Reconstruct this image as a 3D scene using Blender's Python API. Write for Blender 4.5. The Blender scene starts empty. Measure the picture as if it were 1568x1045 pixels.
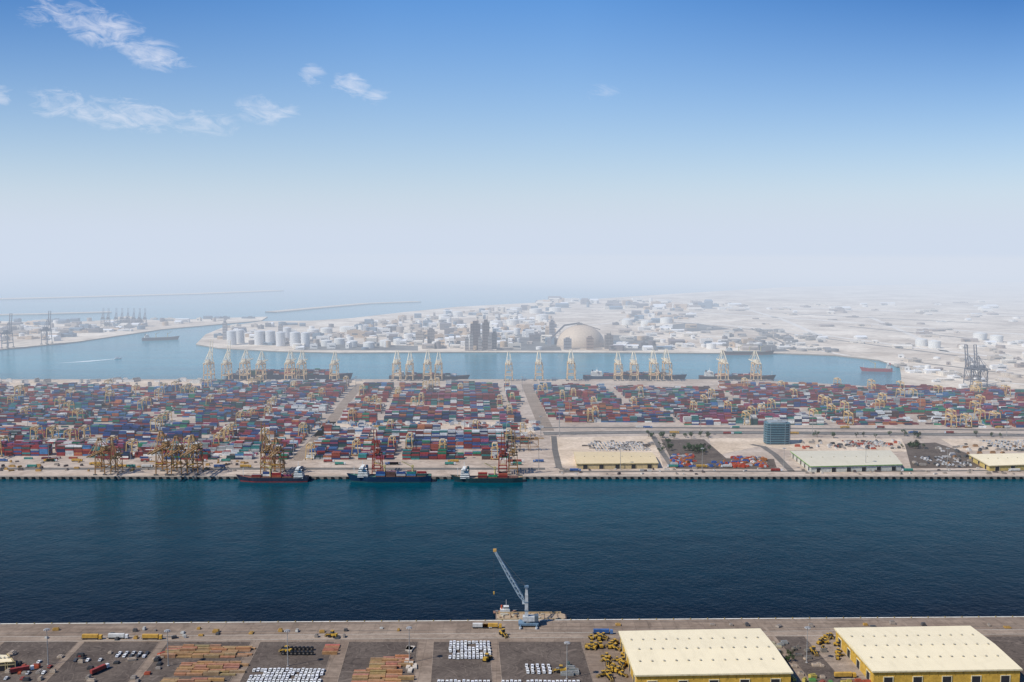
import bpy, math, random
import numpy as np
from mathutils import Vector
random.seed(7); rng=np.random.default_rng(11)
R=math.radians
H=300.0; F=1524.0; PITCH=math.atan(137.5/F); CP,SP=math.cos(PITCH),math.sin(PITCH)
WZ=-3.5
def G(u,v,z=0.0):
    a=(u-784)/F; b=-(v-522.5)/F
    d=(a, CP+b*SP, -SP+b*CP)
    t=(z-H)/d[2]
    return (d[0]*t, d[1]*t)
def P(x,y,z=0.0):
    dz=z-H
    f=y*CP-dz*SP; up=y*SP+dz*CP
    return 784+F*x/f, 522.5-F*up/f
scene=bpy.context.scene
col=scene.collection
# ------------------------------------------------------------------ materials
def newmat(name):
    m=bpy.data.materials.new(name); m.use_nodes=True
    nt=m.node_tree; nt.nodes.clear()
    out=nt.nodes.new('ShaderNodeOutputMaterial')
    return m,nt,out
def nd(nt,t,**k):
    n=nt.nodes.new(t)
    for a,b in k.items(): setattr(n,a,b)
    return n
def mth(nt,op,a,b=None,c=None,clamp=False):
    n=nt.nodes.new('ShaderNodeMath'); n.operation=op; n.use_clamp=clamp
    for i,x in enumerate((a,b,c)):
        if x is None: continue
        if isinstance(x,(int,float)): n.inputs[i].default_value=x
        else: nt.links.new(x,n.inputs[i])
    return n.outputs[0]
def mixc(nt,fac,a,b,bt='MIX'):
    n=nt.nodes.new('ShaderNodeMix'); n.data_type='RGBA'; n.blend_type=bt
    for s,x in ((n.inputs[0],fac),(n.inputs[6],a),(n.inputs[7],b)):
        if isinstance(x,(int,float)): s.default_value=x
        elif isinstance(x,(tuple,list)): s.default_value=(*x[:3],1)
        else: nt.links.new(x,s)
    return n.outputs[2]
def noise(nt,vec,scale,detail=4,rough=0.55,dist=0):
    n=nt.nodes.new('ShaderNodeTexNoise'); n.inputs['Scale'].default_value=scale
    n.inputs['Detail'].default_value=detail; n.inputs['Roughness'].default_value=rough
    n.inputs['Distortion'].default_value=dist
    nt.links.new(vec,n.inputs['Vector']); return n.outputs['Fac']
def ramp(nt,fac,a,b,lo=0.0,hi=1.0):
    n=nt.nodes.new('ShaderNodeMapRange'); n.clamp=True
    n.inputs[1].default_value=a; n.inputs[2].default_value=b; n.inputs[3].default_value=lo; n.inputs[4].default_value=hi
    nt.links.new(fac,n.inputs[0]); return n.outputs[0]
def bsdf(nt,out,color,rough=0.8,spec=0.3,metal=0):
    b=nt.nodes.new('ShaderNodeBsdfPrincipled')
    if isinstance(color,tuple): b.inputs['Base Color'].default_value=(*color,1)
    else: nt.links.new(color,b.inputs['Base Color'])
    b.inputs['Roughness'].default_value=rough; b.inputs['Specular IOR Level'].default_value=spec
    b.inputs['Metallic'].default_value=metal
    nt.links.new(b.outputs[0],out.inputs[0]); return b
def pos(nt): return nt.nodes.new('ShaderNodeNewGeometry').outputs['Position']
# painted/attribute material
def paint_mat(name,rough=0.55,dirt=0.35,spec=0.3):
    m,nt,out=newmat(name)
    a=nd(nt,'ShaderNodeAttribute',attribute_name='Col')
    p=pos(nt)
    n1=noise(nt,p,0.35,4,0.65)
    f=ramp(nt,n1,0.3,0.7,1-dirt,1.08)
    cc=nt.nodes.new('ShaderNodeCombineColor')
    for i in range(3): nt.links.new(f,cc.inputs[i])
    c=mixc(nt,1.0,a.outputs['Color'],cc.outputs[0],'MULTIPLY')
    bsdf(nt,out,c,rough,spec); return m
M_paint=paint_mat('weathered_paint')
M_foliage=paint_mat('foliage',0.7,0.5,0.2)
def ground_mat(name,c1,c2,s=0.02,stain=0.5,joint=0,streak=False,marks=False):
    m,nt,out=newmat(name); p=pos(nt)
    n1=noise(nt,p,s,6,0.6,0.4); n2=noise(nt,p,s*9,5,0.65)
    c=mixc(nt,ramp(nt,n1,0.35,0.65),c1,c2)
    n3=noise(nt,p,s*3.1,4,0.7,1.5)
    c=mixc(nt,ramp(nt,n3,0.52,0.72,0,stain),c,tuple(x*0.45 for x in c1))
    g=ramp(nt,n2,0.25,0.75,0.74,1.22)
    cc=nt.nodes.new('ShaderNodeCombineColor')
    for i in range(3): nt.links.new(g,cc.inputs[i])
    c=mixc(nt,1.0,c,cc.outputs[0],'MULTIPLY')
    if streak:
        mp=nd(nt,'ShaderNodeMapping'); nt.links.new(p,mp.inputs[0]); mp.inputs['Scale'].default_value=(0.008,0.25,1)
        n4=noise(nt,mp.outputs[0],1.0,4,0.6)
        c=mixc(nt,ramp(nt,n4,0.5,0.68,0,0.5),c,tuple(x*0.45 for x in c1))
    if marks:   # thin tyre tracks
        n5=noise(nt,p,0.018,2,0.4,2.5)
        band=mth(nt,'ABSOLUTE',mth(nt,'SUBTRACT',mth(nt,'FRACT',mth(nt,'MULTIPLY',n5,14)),0.5))
        c=mixc(nt,ramp(nt,band,0.0,0.09,0.4,0),c,tuple(x*1.9 for x in c2))
        n6=noise(nt,p,0.03,2,0.4,1.5)
        band=mth(nt,'ABSOLUTE',mth(nt,'SUBTRACT',mth(nt,'FRACT',mth(nt,'MULTIPLY',n6,9)),0.5))
        c=mixc(nt,ramp(nt,band,0.0,0.07,0.6,0),c,tuple(x*0.4 for x in c1))
    if joint:
        b=nd(nt,'ShaderNodeTexBrick'); nt.links.new(p,b.inputs['Vector'])
        b.inputs['Scale'].default_value=1.0; b.inputs['Brick Width'].default_value=joint; b.inputs['Row Height'].default_value=joint*0.8
        b.inputs['Mortar Size'].default_value=0.18; b.offset=0.0
        b.inputs['Color1'].default_value=(1,1,1,1); b.inputs['Color2'].default_value=(0.82,0.82,0.82,1); b.inputs['Mortar'].default_value=(0.6,0.6,0.6,1)
        c=mixc(nt,0.8,c,b.outputs['Color'],'MULTIPLY')
    bsdf(nt,out,c,0.9,0.2); return m
M_near=ground_mat('quay_concrete',(0.22,0.162,0.120),(0.31,0.24,0.182),0.02,0.55,11,True)
M_asph=ground_mat('yard_asphalt',(0.080,0.062,0.051),(0.132,0.105,0.085),0.03,0.4,0,False,True)
M_lane=ground_mat('lane_concrete',(0.25,0.19,0.142),(0.33,0.26,0.20),0.03,0.5,0,True)
M_term=ground_mat('terminal_paving',(0.38,0.30,0.235),(0.53,0.44,0.36),0.012,0.55,0,True)
M_sand=ground_mat('sand',(0.50,0.42,0.33),(0.62,0.54,0.44),0.01,0.35)
M_lotsand=ground_mat('gravel_lot',(0.50,0.39,0.28),(0.68,0.55,0.42),0.02,0.4)
M_road=ground_mat('road_asphalt',(0.12,0.11,0.10),(0.17,0.155,0.14),0.02,0.3)
M_back=ground_mat('dry_ground',(0.46,0.37,0.28),(0.78,0.68,0.55),0.004,0.6)
M_line=ground_mat('road_paint',(0.6,0.56,0.48),(0.7,0.66,0.58),0.05,0.3)
M_quaywall=ground_mat('quay_wall_concrete',(0.20,0.17,0.14),(0.27,0.23,0.19),0.05,0.6)
# water
def water_mat():
    m,nt,out=newmat('sea_water'); p=pos(nt)
    sx=nd(nt,'ShaderNodeSeparateXYZ'); nt.links.new(p,sx.inputs[0])
    n1=noise(nt,p,0.0022,5,0.6,0.6)
    mp=nd(nt,'ShaderNodeMapping'); nt.links.new(p,mp.inputs[0]); mp.inputs['Scale'].default_value=(0.004,0.02,1)
    n2=noise(nt,mp.outputs[0],1,5,0.6,0.3)
    n8=noise(nt,p,0.12,3,0.6,0.4)
    near_far=ramp(nt,sx.outputs['Y'],800,1380)  # near lens shading and paler hazy distance painted into the water colour
    near_tone=(0.0,0.0060,0.0155); mid=(0.0005,0.047,0.072); far=(0.012,0.165,0.235)
    c=mixc(nt,near_far,near_tone,mid)
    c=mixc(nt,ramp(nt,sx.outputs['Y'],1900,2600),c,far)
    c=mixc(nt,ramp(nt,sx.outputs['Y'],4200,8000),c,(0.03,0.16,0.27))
    c=mixc(nt,ramp(nt,n1,0.35,0.7,0,0.45),c,mixc(nt,1.0,c,(0.6,1.5,1.35),'MULTIPLY'))
    c=mixc(nt,ramp(nt,n2,0.45,0.75,0,0.6),c,mixc(nt,1.0,c,(0.5,0.55,0.62),'MULTIPLY'))
    c=mixc(nt,ramp(nt,n8,0.4,0.7,0,0.5),c,mixc(nt,1.0,c,(1.5,1.5,1.4),'MULTIPLY'))
    b=bsdf(nt,out,c,0.14,0.5); b.inputs['IOR'].default_value=1.10
    w1=noise(nt,p,0.22,4,0.6,0.3); w2=noise(nt,p,0.03,3,0.6)
    hsum=mth(nt,'ADD',mth(nt,'MULTIPLY',w1,0.6),mth(nt,'MULTIPLY',w2,1.2))
    bp=nd(nt,'ShaderNodeBump'); bp.inputs['Strength'].default_value=0.8; bp.inputs['Distance'].default_value=1.0
    nt.links.new(hsum,bp.inputs['Height']); nt.links.new(bp.outputs[0],b.inputs['Normal'])
    return m
M_water=water_mat()
def roof_mat(name,c1,rib=1.2):
    m,nt,out=newmat(name); p=pos(nt)
    w=nd(nt,'ShaderNodeTexWave'); w.inputs['Scale'].default_value=0.314/rib; w.inputs['Distortion'].default_value=0
    nt.links.new(p,w.inputs[0])
    mp=nd(nt,'ShaderNodeMapping'); nt.links.new(p,mp.inputs[0]); mp.inputs['Scale'].default_value=(0.25,0.03,1)
    n=noise(nt,p,0.06,5,0.65,0.5); n7=noise(nt,mp.outputs[0],1,4,0.6)
    c=mixc(nt,ramp(nt,n,0.35,0.75,0,0.5),c1,tuple(x*0.84 for x in c1))
    c=mixc(nt,ramp(nt,n7,0.5,0.75,0,0.5),c,tuple(x*0.78 for x in c1))
    c=mixc(nt,mth(nt,'MULTIPLY',w.outputs['Fac'],0.10),c,tuple(x*0.5 for x in c1))
    bsdf(nt,out,c,0.5,0.3); return m
M_roof=roof_mat('cream_roof_sheet',(0.82,0.71,0.48))
M_roofg=roof_mat('grey_roof_sheet',(0.60,0.55,0.42))
M_rooft=roof_mat('tan_roof_sheet',(0.66,0.52,0.30))
def glass_mat():
    m,nt,out=newmat('office_glass'); bsdf(nt,out,(0.02,0.07,0.10),0.1,0.6); return m
M_glass=glass_mat()
# ------------------------------------------------------------------ mesh builder
class MB:
    def __init__(s): s.v=[];s.f=[];s.c=[];s.m=[]
    def add(s,vs,fs,c,mi=0):
        o=len(s.v); s.v+=[tuple(x) for x in vs]; s.f+=[tuple(i+o for i in f) for f in fs]
        s.c+=[c]*len(vs); s.m+=[mi]*len(fs)
    def box(s,cx,cy,z0,sx,sy,sz,c,rot=0,mi=0,top=1.0):
        ca,sa=math.cos(rot),math.sin(rot); vs=[]
        for z,k in ((z0,1),(z0+sz,top)):
            for dx,dy in ((-1,-1),(1,-1),(1,1),(-1,1)):
                x=dx*sx/2*k;y=dy*sy/2*k
                vs.append((cx+x*ca-y*sa,cy+x*sa+y*ca,z))
        s.add(vs,[(3,2,1,0),(4,5,6,7),(0,1,5,4),(1,2,6,5),(2,3,7,6),(3,0,4,7)],c,mi)
    def beam(s,p,q,w,c,h=None,mi=0):
        p=Vector(p);q=Vector(q);d=(q-p)
        if d.length<1e-6: return
        d.normalize(); h=h or w
        up=Vector((0,0,1)) if abs(d.z)<0.95 else Vector((0,1,0))
        a=d.cross(up).normalized()*w/2; b=a.cross(d).normalized()*h/2
        vs=[p-a-b,p+a-b,p+a+b,p-a+b,q-a-b,q+a-b,q+a+b,q-a+b]
        s.add(vs,[(3,2,1,0),(4,5,6,7),(0,1,5,4),(1,2,6,5),(2,3,7,6),(3,0,4,7)],c,mi)
    def cyl(s,x,y,z0,r,h,c,n=12,r2=None,mi=0,cap=True):
        r2=r if r2 is None else r2
        vs=[(x+r*math.cos(2*math.pi*i/n),y+r*math.sin(2*math.pi*i/n),z0) for i in range(n)]
        vs+=[(x+r2*math.cos(2*math.pi*i/n),y+r2*math.sin(2*math.pi*i/n),z0+h) for i in range(n)]
        fs=[(i,(i+1)%n,n+(i+1)%n,n+i) for i in range(n)]
        fs.append(tuple(range(n,2*n)))
        s.add(vs,fs,c,mi)
    def hcyl(s,p,axis,r,L,c,n=10):
        vs=[]
        for k in (-L/2,L/2):
            for i in range(n):
                a=2*math.pi*i/n; u=r*math.cos(a); w=r*math.sin(a)
                vs.append((p[0]+k,p[1]+u,p[2]+w) if axis=='x' else (p[0]+u,p[1]+k,p[2]+w))
        fs=[(i,(i+1)%n,n+(i+1)%n,n+i) for i in range(n)]+[tuple(range(n)),tuple(range(2*n-1,n-1,-1))]
        s.add(vs,fs,c)
    def prism(s,pts,z0,z1,c,mi=0):
        n=len(pts); vs=[(x,y,z0) for x,y in pts]+[(x,y,z1) for x,y in pts]
        fs=[(i,(i+1)%n,n+(i+1)%n,n+i) for i in range(n)]+[tuple(range(n,2*n))]
        s.add(vs,fs,c,mi)
    def mesh(s,name,mats=None):
        me=bpy.data.meshes.new(name); me.from_pydata(s.v,[],s.f); 
        at=me.color_attributes.new('Col','FLOAT_COLOR','POINT')
        at.data.foreach_set('color',np.array([(*c[:3],1.0) for c in s.c],dtype=np.float32).ravel())
        for m in (mats or [M_paint]): me.materials.append(m)
        me.polygons.foreach_set('material_index',s.m); me.update(); return me
    def obj(s,name,loc=(0,0,0),rz=0,mats=None):
        return put(s.mesh(name,mats),name,loc,rz)
def put(me,name,loc=(0,0,0),rz=0,sc=1):
    o=bpy.data.objects.new(name,me); o.location=loc; o.rotation_euler=(0,0,rz)
    o.scale=(sc,sc,sc) if not isinstance(sc,tuple) else sc
    col.objects.link(o); return o
def sheet(name,pts,z,mat,thick=0,wallmat=None):
    n=len(pts); area=sum(pts[i][0]*pts[(i+1)%n][1]-pts[(i+1)%n][0]*pts[i][1] for i in range(n))
    if area<0: pts=pts[::-1]
    vs=[(x,y,z) for x,y in pts]; fs=[tuple(range(n))]; mi=[0]
    if thick:
        vs+=[(x,y,z-thick) for x,y in pts]
        for i in range(n): fs.append((i,n+i,n+(i+1)%n,(i+1)%n)); mi.append(1)
    me=bpy.data.meshes.new(name); me.from_pydata(vs,[],fs); me.materials.append(mat); me.materials.append(wallmat or mat)
    me.polygons.foreach_set('material_index',mi); me.update(); return put(me,name)
def px(pts,z=0): return [G(u,v,z) for u,v in pts]
def inpoly(u,v,poly):
    u=np.asarray(u);v=np.asarray(v); r=np.zeros(u.shape,bool); n=len(poly)
    for i in range(n):
        x1,y1=poly[i];x2,y2=poly[(i+1)%n]
        if y1==y2: continue
        c=((y1>v)!=(y2>v))&(u<(x2-x1)*(v-y1)/(y2-y1)+x1); r^=c
    return r
# ------------------------------------------------------------------ water and land
W=90000
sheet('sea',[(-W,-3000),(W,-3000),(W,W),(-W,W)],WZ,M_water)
a=G(0,955);b=G(1568,944); k=(b[1]-a[1])/(b[0]-a[0])
def nearq(x): return a[1]+(x-a[0])*k
sheet('near_quay_ground',[(-3000,-2500),(3000,-2500),(3000,nearq(3000)),(-3000,nearq(-3000))],0,M_near,9,M_quaywall)
YQ=G(784,730)[1]; YB=G(784,581)[1]
term=[(-5000,YQ),(5000,YQ),(5000,G(784,597)[1]),G(1400,597),G(1290,589),G(1185,584),(G(1180,581)[0],YB),(-5000,YB)]
sheet('container_terminal_ground',term,0,M_term,9,M_quaywall)
back=px([(300,527),(335,533),(430,538),(520,540),(700,539),(1000,540),(1200,541),(1280,544),(1345,551),(1378,562),(1380,580),(1376,601)])+[(5500,G(784,601)[1]),(9000,4000),(26000,14000)]+px([(1568,432),(1200,440),(1000,452),(850,462),(700,470),(620,478),(540,487),(480,491),(400,492),(345,500),(315,512)])
sheet('industrial_peninsula_ground',back,-0.4,M_back,9,M_quaywall)
sheet('reclaimed_land',[(-5000,G(0,560)[1]),G(-300,548),G(-60,541),G(0,535),G(120,523),G(250,504),G(330,497),G(400,491),G(410,485),G(340,487),G(250,491),G(200,488),G(100,494),G(0,492),G(-700,497)],-0.4,M_back,9,M_quaywall)
def strip(name,pts,wid,z,mat,thick=0):
    L=[];Rr=[]
    for i,(x,y) in enumerate(pts):
        x0,y0=pts[max(0,i-1)];x1,y1=pts[min(len(pts)-1,i+1)]
        d=Vector((x1-x0,y1-y0)).normalized(); L.append((x-d.y*wid/2,y+d.x*wid/2)); Rr.append((x+d.y*wid/2,y-d.x*wid/2))
    n=len(pts); vs=[(*q,z) for q in L]+[(*q,z) for q in Rr]
    fs=[(i,n+i,n+i+1,i+1) for i in range(n-1)]
    if thick:
        vs+=[(q[0],q[1],z-thick) for q in L]+[(q[0],q[1],z-thick) for q in Rr]
        fs+=[(i,i+1,2*n+i+1,2*n+i) for i in range(n-1)]+[(n+i+1,n+i,3*n+i,3*n+i+1) for i in range(n-1)]
    me=bpy.data.meshes.new(name); me.from_pydata(vs,[],fs); me.materials.append(mat); me.update(); return put(me,name)
strip('breakwater',px([(-200,462),(0,458),(120,455),(300,450),(425,445)]),150,1.5,M_sand,8)
strip('breakwater',px([(415,478),(480,472),(560,465),(640,462)]),70,1.5,M_sand,8)
strip('breakwater',px([(-100,484),(60,481),(170,478)]),70,1.5,M_sand,8)
# near lots
def fan(u0,v,vb=985): return 707+(u0-707)*(v-385)/(vb-385)
def lot(name,u0,u1,v0,v1,mat,z): 
    return sheet(name,px([(fan(u0,v0),v0),(fan(u1,v0),v0),(fan(u1,v1),v1),(fan(u0,v1),v1)]),z,mat)
for u0,u1 in ((-420,-180),(-165,-10),(5,118),(128,243),(256,384),(398,512),(534,640),(664,750),(763,890)):
    lot('asphalt_storage_yard',u0,u1,983,1110,M_asph,0.06)
    for uu in (u0,u1): strip('yard_kerb',px([(fan(uu,983),983),(fan(uu,1110),1110)]),0.4,0.18,M_lane)
lot('asphalt_storage_yard',1195,1262,975,1110,M_asph,0.06); lot('asphalt_storage_yard',1500,1800,975,1110,M_asph,0.06)
lot('concrete_patch',1240,1290,970,1040,M_lane,0.08)
strip('yard_road',px([(1168,958),(1180,970),(1196,990)]),2.5,0.12,M_lane)
def qline(name,off,w,mat,z,x0=-1500,x1=1500): strip(name,[(x0,nearq(x0)-off),(x1,nearq(x1)-off)],w,z,mat)
qline('quay_edge_coping',1.2,1.6,M_line,0.25)
for o in (6,21): qline('crane_rail',o,0.5,M_road,0.05)
qline('quay_road',33,9,M_lane,0.05); qline('road_marking',28.2,0.35,M_line,0.1); qline('road_marking',38,0.35,M_line,0.1)
mb=MB()
for i in range(-60,60):
    x=i*14.0; mb.box(x,nearq(x)+0.5,-3,2,1,2.6,(0.02,0.02,0.02)); mb.cyl(x+6,nearq(x)-1.3,0.25,0.4,0.8,(0.3,0.22,0.04),8)
mb.obj('quay_fenders')
mb=MB()
for i in range(-150,160):
    x=i*10.0; mb.box(x,YQ-0.6,-3.6,3.4,1.2,3.2,(0.018,0.02,0.022))
mb.box(0,YQ+0.9,0,4000,1.4,0.5,(0.5,0.45,0.38))
mb.obj('quay_fenders')
# ------------------------------------------------------------------ terminal patches
strip('crane_rail',[(-2000,YQ+5),(2500,YQ+5)],0.8,0.08,M_road); strip('crane_rail',[(-2000,YQ+33),(2500,YQ+33)],0.8,0.08,M_road)
strip('terminal_road',[(-2000,YQ+48),(G(835,720)[0],YQ+48)],14,0.06,M_road)
sheet('gravel_lot',px([(842,670),(995,668),(1010,694),(1015,715),(852,713)]),0.08,M_lotsand)
sheet('gravel_lot',px([(1085,671),(1380,672),(1390,692),(1205,690),(1165,683),(1095,698)]),0.08,M_lotsand)
sheet('gravel_lot',px([(1440,672),(1600,672),(1640,694),(1470,690)]),0.08,M_lotsand)
sheet('asphalt_storage_yard',px([(1012,673),(1078,673),(1112,702),(1185,703),(1190,719),(1035,718)]),0.1,M_asph)
sheet('asphalt_storage_yard',px([(1385,680),(1432,678),(1480,694),(1510,717),(1395,717)]),0.1,M_asph)
sheet('gravel_lot',px([(470,668),(500,646),(810,646),(820,662),(800,668)]),0.07,M_lotsand)
strip('terminal_road',px([(832,664),(1000,662),(1200,663),(1700,668)]),26,0.12,M_road)
strip('terminal_road',px([(832,655),(1000,655),(1300,657),(1700,660)]),12,0.12,M_road)
strip('terminal_road',px([(848,668),(850,690),(856,716),(870,722)]),9,0.13,M_road)
strip('terminal_road',px([(1150,681),(1168,684),(1186,696),(1202,712),(1212,722)]),10,0.13,M_road)
strip('terminal_road',px([(856,723),(1000,722),(1300,722),(1700,720)]),7,0.13,M_road)
strip('terminal_road',px([(1000,668),(1012,690),(1030,716)]),8,0.14,M_road)
strip('road_marking',px([(832,664),(1000,662),(1200,663),(1700,668)]),1.0,0.18,M_line)
strip('terminal_road',px([(452,706),(478,680),(500,655),(530,615),(552,588)]),20,0.07,M_lane)
strip('terminal_road',px([(838,660),(822,625),(806,588)]),24,0.07,M_lane)
sheet('gravel_lot',px([(-100,583),(560,583),(556,592),(-100,595)]),0.05,M_lotsand)
# ------------------------------------------------------------------ container yard
A=[(-260,702),(-200,598),(60,596),(300,597),(330,590),(530,590),(534,596),(436,707),(410,703),(300,703)]
B=[(466,704),(500,664),(790,664),(835,668),(770,703),(700,706)]
C=[(520,648),(560,594),(788,594),(800,648)]
D=[(836,640),(818,594),(1150,592),(1560,600),(1800,606),(1800,656),(1300,653),(1060,651),(870,646)]
cols=np.array([(0.29,0.035,0.035),(0.20,0.03,0.03),(0.38,0.08,0.045),(0.03,0.07,0.22),(0.02,0.035,0.10),(0.06,0.19,0.38),(0.03,0.20,0.19),(0.02,0.22,0.11),(0.74,0.74,0.71),(0.42,0.43,0.42),(0.48,0.17,0.06),(0.11,0.06,0.05),(0.29,0.06,0.12),(0.78,0.75,0.68),(0.03,0.085,0.08)])
wts=np.array([12,12,7,10,9,6,7,4,7,5,4,7,6,4,7],float); wts/=wts.sum()
V8=np.array([(-1,-1,0),(1,-1,0),(1,1,0),(-1,1,0),(-1,-1,1),(1,-1,1),(1,1,1),(-1,1,1)],float)
FB=np.array([(4,5,6,7),(0,1,5,4),(1,2,6,5),(2,3,7,6),(3,0,4,7)])
M_cont=paint_mat('container_steel',0.5,0.4,0.3)
def cont_mesh(name,cs,colr,loc=(0,0,0)):
    n=len(cs); vs=(cs[:,None,:]+V8[None]*np.array([6.05,1.2,2.55])[None,None]).reshape(-1,3)
    fs=(FB[None]+8*np.arange(n)[:,None,None]).reshape(-1,4)
    me=bpy.data.meshes.new(name); me.from_pydata(vs.tolist(),[],fs.tolist())
    at=me.color_attributes.new('Col','FLOAT_COLOR','POINT')
    cc=np.ones((n,8,4),np.float32); cc[:,:,:3]=colr[:,None,:]; at.data.foreach_set('color',cc.ravel())
    me.materials.append(M_cont); me.update(); return put(me,name,loc)
rtg_sites=[]
t=1392.0; r=0
while t<YB-60:
    segs={}
    zone=0 if t<1560 else (1 if t<1900 else 2); per=(205,262,231)[zone]; off=(3040,3105,2990)[zone]
    for s in np.arange(-1500,1700,12.75):
        seg=int((s+off)//per)
        if (s+off)%per<17: continue
        x=s-0.05*(t+7-1345); u,v=P(x,t+7)
        if u<-190 or u>1740: continue
        if not any(bool(inpoly(u,v,q)) for q in (A,B,C,D)): continue
        segs.setdefault(seg,[]).append(x)
    for seg,xs in segs.items():
        if len(xs)<3: continue
        m=rng.choice([0.5,1.8,3.0,3.9,4.7],p=[0.15,0.17,0.25,0.25,0.18]); comp=rng.choice(len(cols),p=wts); pure=rng.random()*0.55
        cs=[];cc=[]; drift=0; gap=0
        for x in xs:
            drift=0.75*drift+rng.normal(0,0.9)
            bm=m+drift
            if gap>0: gap-=1; bm=-0.6
            elif rng.random()<0.05: gap=rng.integers(0,4); bm=-0.6
            cb=rng.choice(len(cols),p=wts)
            for j in range(6):
                nt_=int(np.clip(round(bm+rng.normal(0,0.6)),0,6))
                for kx in range(nt_):
                    q=rng.random()
                    ci=comp if q<pure else (cb if q<pure+0.3 else rng.choice(len(cols),p=wts))
                    cs.append((x+rng.normal(0,0.12),t+j*2.75,kx*2.6)); cc.append(cols[ci]*rng.uniform(0.65,1.25))
        if cs:
            cont_mesh('container_stack',np.array(cs),np.array(cc))
            if rng.random()<0.6: rtg_sites.append((xs[rng.integers(len(xs))],t+6.9))
            if rng.random()<0.15: rtg_sites.append((xs[rng.integers(len(xs))],t+6.9))
    t+=26.5 if r%5!=4 else 38; r+=1
# ------------------------------------------------------------------ gantry cranes
def sts(c,c2,up=False,cw=1.5):
    m=MB(); g=15;x=9
    for sx in (-x,x):
        for sy in (-g,g):
            m.beam((sx,sy,2),(sx*0.85,sy,42),cw,c); m.box(sx,sy,0,7,2,2.2,(0.12,0.12,0.12))
        m.beam((sx,-g,14),(sx,g,14),cw,c); m.beam((sx*.86,-g,40),(sx*.86,g,40),cw,c,2.2)
        m.beam((sx,-g,14),(sx*.86,g,40),0.8,c)
    for sy in (-g,g):
        m.beam((-x,sy,14),(x,sy,14),cw,c,2); m.beam((-x,sy,41),(x,sy,41),cw,c,2.4); m.beam((-x,sy,15),(0,sy,40),0.7,c); m.beam((x,sy,15),(0,sy,40),0.7,c)
    for sx in (-3,3):
        m.beam((sx,-g-20,44),(sx,g+3,44),1.4,c2,2.4)
        if not up: m.beam((sx,g+3,44),(sx,g+48,44),1.4,c2,2.2)
        else: m.beam((sx,g+3,44),(sx,g+12,96),1.4,c2,2.0)
    for sx in (-7,7):
        m.beam((sx,g,42),(sx*0.35,g-2,70),1.2,c2); m.beam((sx,-g+6,42),(sx*0.35,g-3,69),0.9,c2)
        m.beam((sx*.35,g-3,69),(sx*.45,-g-18,45),0.5,c2)
        if not up:
            m.beam((sx*.35,g-2,69),(sx*.45,g+22,45),0.5,c2); m.beam((sx*.35,g-2,69),(sx*.45,g+44,45),0.5,c2)
        else: m.beam((sx*.35,g-2,69),(sx*.45,g+8,78),0.5,c2)
    m.box(0,g-2,69,6,2,1.6,c2)
    ys=np.arange(-g-18,g+(4 if up else 47),7)
    for y in ys: m.beam((-3,y,44.5),(3,y,44.5),0.6,c2)
    if up:
        for q in np.linspace(0.1,1,7): m.beam((-3,g+3+9*q,44+52*q),(3,g+3+9*q,44+52*q),0.6,c2)
    m.box(0,-8,45.4,8,13,6,c2); m.box(0,-8,51.5,8.4,13.4,0.4,(0.5,0.5,0.48))
    m.box(2,(5 if up else 22),38.5,3,3.5,3.2,(0.6,0.6,0.58)); m.box(0,(5 if up else 24),42.2,5,6,1,(0.15,0.15,0.15))
    for sx in (-1.5,1.5): m.beam((sx,(5 if up else 25),42),(sx,(5 if up else 25),22),0.25,(0.08,0.08,0.08))
    m.box(0,(5 if up else 25),21,12,2.2,1,(0.5,0.3,0.04))
    for q in range(4): m.beam((x+1,-g+(2 if q%2 else -2),2+q*9),(x+1,-g+(-2 if q%2 else 2),11+q*9),0.8,c)
    return m.mesh('ship_to_shore_crane')
cream=(0.70,0.49,0.27); cream2=(0.85,0.75,0.56); brown=(0.34,0.18,0.07); brown2=(0.44,0.27,0.12); red=(0.30,0.045,0.03); grey=(0.16,0.17,0.20)
S_back=sts(cream,cream2,False,1.7); S_backu=sts(cream,cream2,True,1.7); S_fr=sts(brown,brown2); S_fru=sts(brown,brown2,True); S_red=sts(red,(0.34,0.08,0.05),True); S_grey=sts(grey,grey,True)
def at(u,v): x,y=G(u,v); return (x,y,0)
YC=YB-19
for u in (322,349,377,401,445,463,513,608,628,655,672,779,825,874,946,970,1000,1020,1106,1156):
    x=G(u,582)[0]; put(S_backu if u in (322,349) else S_back,'ship_to_shore_crane',(x,YC,0),0,0.93+0.1*random.random())
for u in (1486,1500): put(S_grey,'ship_to_shore_crane',at(u,592),0.1,0.95)
for u,me,sc in ((155,S_fr,.72),(176,S_fru,.55),(250,S_fr,.85),(272,S_fr,.75),(297,S_fr,.78),(408,S_fru,.75),(424,S_fr,.72),(577,S_red,.66),(770,S_red,.62),(786,S_fru,.66)):
    put(me,'ship_to_shore_crane',(G(u,727)[0],YQ+19,0),math.pi,sc)
for u,v in ((12,533),(72,527)): put(S_grey,'ship_to_shore_crane',at(u,v),0,1.1)
for u in (158,166,178,187,196,205,214,222): put(S_grey,'ship_to_shore_crane',at(u,500),0.2,0.75)
for u in (790,803,818): put(S_fr,'rail_yard_gantry',at(u,690),math.pi/2,0.42)
m=MB(); yc=(0.72,0.48,0.19)
for sx in (-5,5):
    for sy in (-11.5,11.5):
        m.beam((sx,sy,1.5),(sx*0.7,sy,20),1.0,yc); m.hcyl((sx,sy,0.9),'x',0.9,0.8,(0.02,0.02,0.02))
    m.beam((sx*.7,-11.5,20.5),(sx*.7,11.5,20.5),1.1,yc,1.6)
for sy in (-11.5,11.5): m.beam((-6,sy,2.2),(6,sy,2.2),1,yc); m.beam((-3.5,sy,19.5),(3.5,sy,19.5),.8,yc); m.box(0,sy,2.8,4,1.6,2.4,(0.5,0.5,0.46))
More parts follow.
